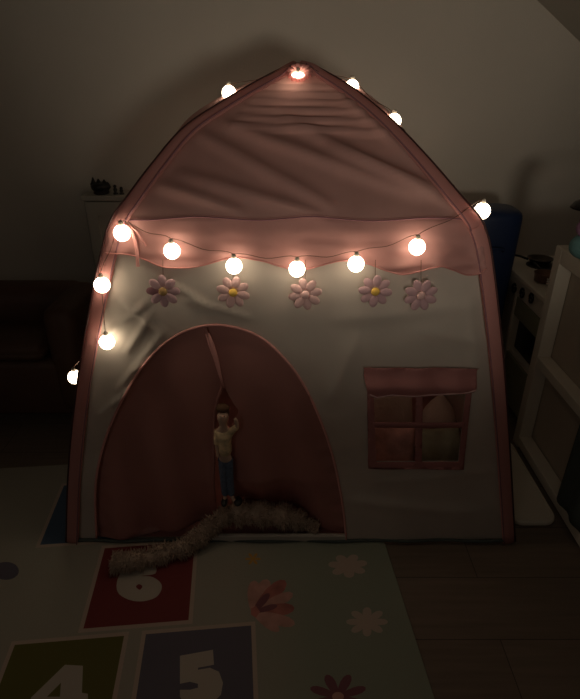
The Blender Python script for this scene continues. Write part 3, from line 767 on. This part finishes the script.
for i in range(3): tube(bm, [(UX-.001, yb-.012, ph.z+.008-.008*i), (UX-.006, yb-.004, ph.z+.008-.008*i), (UX-.001, yb+.003, ph.z+.008-.008*i)], .002, 6)
obj('hinge', bm, M['print_white'], un)
lid = thing('serving_tray', 'pale flat tray with rounded corners lying on the floor beside the toy rack', 'tray', (.78, 1.53, 0))
bm = bmesh.new(); a = fl(557, 524, .01); xl0, xl1, yl0, yl1, rc = .705, a.x+.005, a.y, 1.75, .04
pts = []
for cx, cy, a0 in ((xl1-rc, yl0+rc, -90), (xl1-rc, yl1-rc, 0), (xl0+rc, yl1-rc, 90), (xl0+rc, yl0+rc, 180)):
    for i in range(7): t = R(a0+15*i); pts.append((cx+rc*math.cos(t), cy+rc*math.sin(t)))
def lidl(z, k): cx, cy = (xl0+xl1)/2, (yl0+yl1)/2; return [bm.verts.new((cx+(x-cx)*k, cy+(y-cy)*k, z)) for x, y in pts]
rg = [lidl(.001, .97), lidl(.004, 1), lidl(.014, 1), lidl(.018, .985), lidl(.018, .93), lidl(.014, .91)]
for i in range(len(rg)-1):
    m_ = len(pts)
    for k in range(m_): bm.faces.new((rg[i][k], rg[i][(k+1) % m_], rg[i+1][(k+1) % m_], rg[i+1][k]))
bm.faces.new(rg[0]); bm.faces.new(rg[-1]); obj('tray_base', bm, M['white'], lid, False)
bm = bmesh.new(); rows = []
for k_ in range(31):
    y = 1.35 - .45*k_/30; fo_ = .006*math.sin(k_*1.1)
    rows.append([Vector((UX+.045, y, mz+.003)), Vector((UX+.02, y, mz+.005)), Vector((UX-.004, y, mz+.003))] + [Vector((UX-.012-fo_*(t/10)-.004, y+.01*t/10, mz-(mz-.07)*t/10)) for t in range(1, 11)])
gridmesh(bm, rows); hc_ = solid(obj('shade_cloth', bm, M['navy'], None, True), .002)  # dark sheet added to stand for the shade inside the rack
tag(hc_, 'dark blue-green cloth added over the middle rail for the shade inside the toy rack', 'cloth')
# things on the toy rack's top
pt = thing('plush_toy', 'teal and purple plush toy on the toy rack at the picture edge', 'plush toy', (.97, 1.62, zt))
p = atY(583, 250, 1.62); px_ = p.x
bm = bmesh.new(); ball(bm, (px_+.0, 1.62, zt+.038), 1, .042, .04, .038); obj('body', bm, M['teal'], pt, True)
bm = bmesh.new(); ball(bm, (px_+.0, 1.62, zt+.092), 1, .034, .032, .030); obj('head', bm, M['purple'], pt, True)
for s in (-1, 1):
    bm = bmesh.new(); ball(bm, (px_+.022*s, 1.62, zt+.122), 1, .010, .008, .018); obj('ear', bm, M['purple'], pt, True)
dlp = thing('desk_lamp', 'unlit dark lamp with a shallow shade above the toy rack, at the picture edge', 'lamp', (1.14, 1.70, zt))
bm = bmesh.new(); lathe(bm, (1.14, 1.70, zt), [(.05, 0), (.05, .01), (.012, .016)], 24); obj('base', bm, M['black'], dlp)
ps = atY(590, 205, 1.70)
bm = bmesh.new(); tube(bm, smooth_pts([(1.14, 1.70, zt+.012), (1.14, 1.70, ps.z+.0), (1.11, 1.70, ps.z+.035), (ps.x+.004, 1.70, ps.z+.03)], 6), .004, 8); obj('lamp_arm', bm, M['black'], dlp, True)
bm = bmesh.new(); lathe(bm, (ps.x, 1.70, ps.z), [(.052, -.012), (.055, -.010), (.045, .006), (.025, .018), (.012, .03)], 28); obj('lamp_shade', bm, M['black'], dlp, True)

# ---------------------------------------------------------------- light
w = bpy.data.worlds.new('world'); scn.world = w; w.use_nodes = True
w.node_tree.nodes['Background'].inputs[0].default_value = (.02, .017, .013, 1)
def lamp(kind, loc, target, energy, col, size=.1, angle=None, blend=.6):
    l = bpy.data.lights.new('added_light', kind); l.energy = energy; l.color = col
    if kind == 'AREA': l.size = size
    else: l.shadow_soft_size = size
    if angle: l.spot_size = R(angle); l.spot_blend = blend
    o = bpy.data.objects.new('added_light', l); C.objects.link(o); o.location = loc
    o.rotation_euler = (Vector(target)-Vector(loc)).to_track_quat('-Z', 'Y').to_euler(); return o
lamp('SPOT', (.38, -1.0, 1.03), (.32, 2.6, 1.88), 44, (1, .86, .68), .13, 58, 1.0)  # added spot behind the camera, lifts the wall and tent roof

lamp('AREA', (-1.1, -1.6, 2.0), (0, 1.3, .4), 1.6, (1, .88, .76), .8)  # added soft fill out of view, lifts the floor and dark left side

scn.view_settings.view_transform = 'Standard'; scn.view_settings.look = 'None'
scn.view_settings.gamma = 1; scn.view_settings.exposure = 0; scn.view_settings.use_curve_mapping = False
scn.cycles.use_denoising = True
scn.cycles.max_bounces = 6; scn.cycles.diffuse_bounces = 4
scn.cycles.sample_clamp_indirect = 4
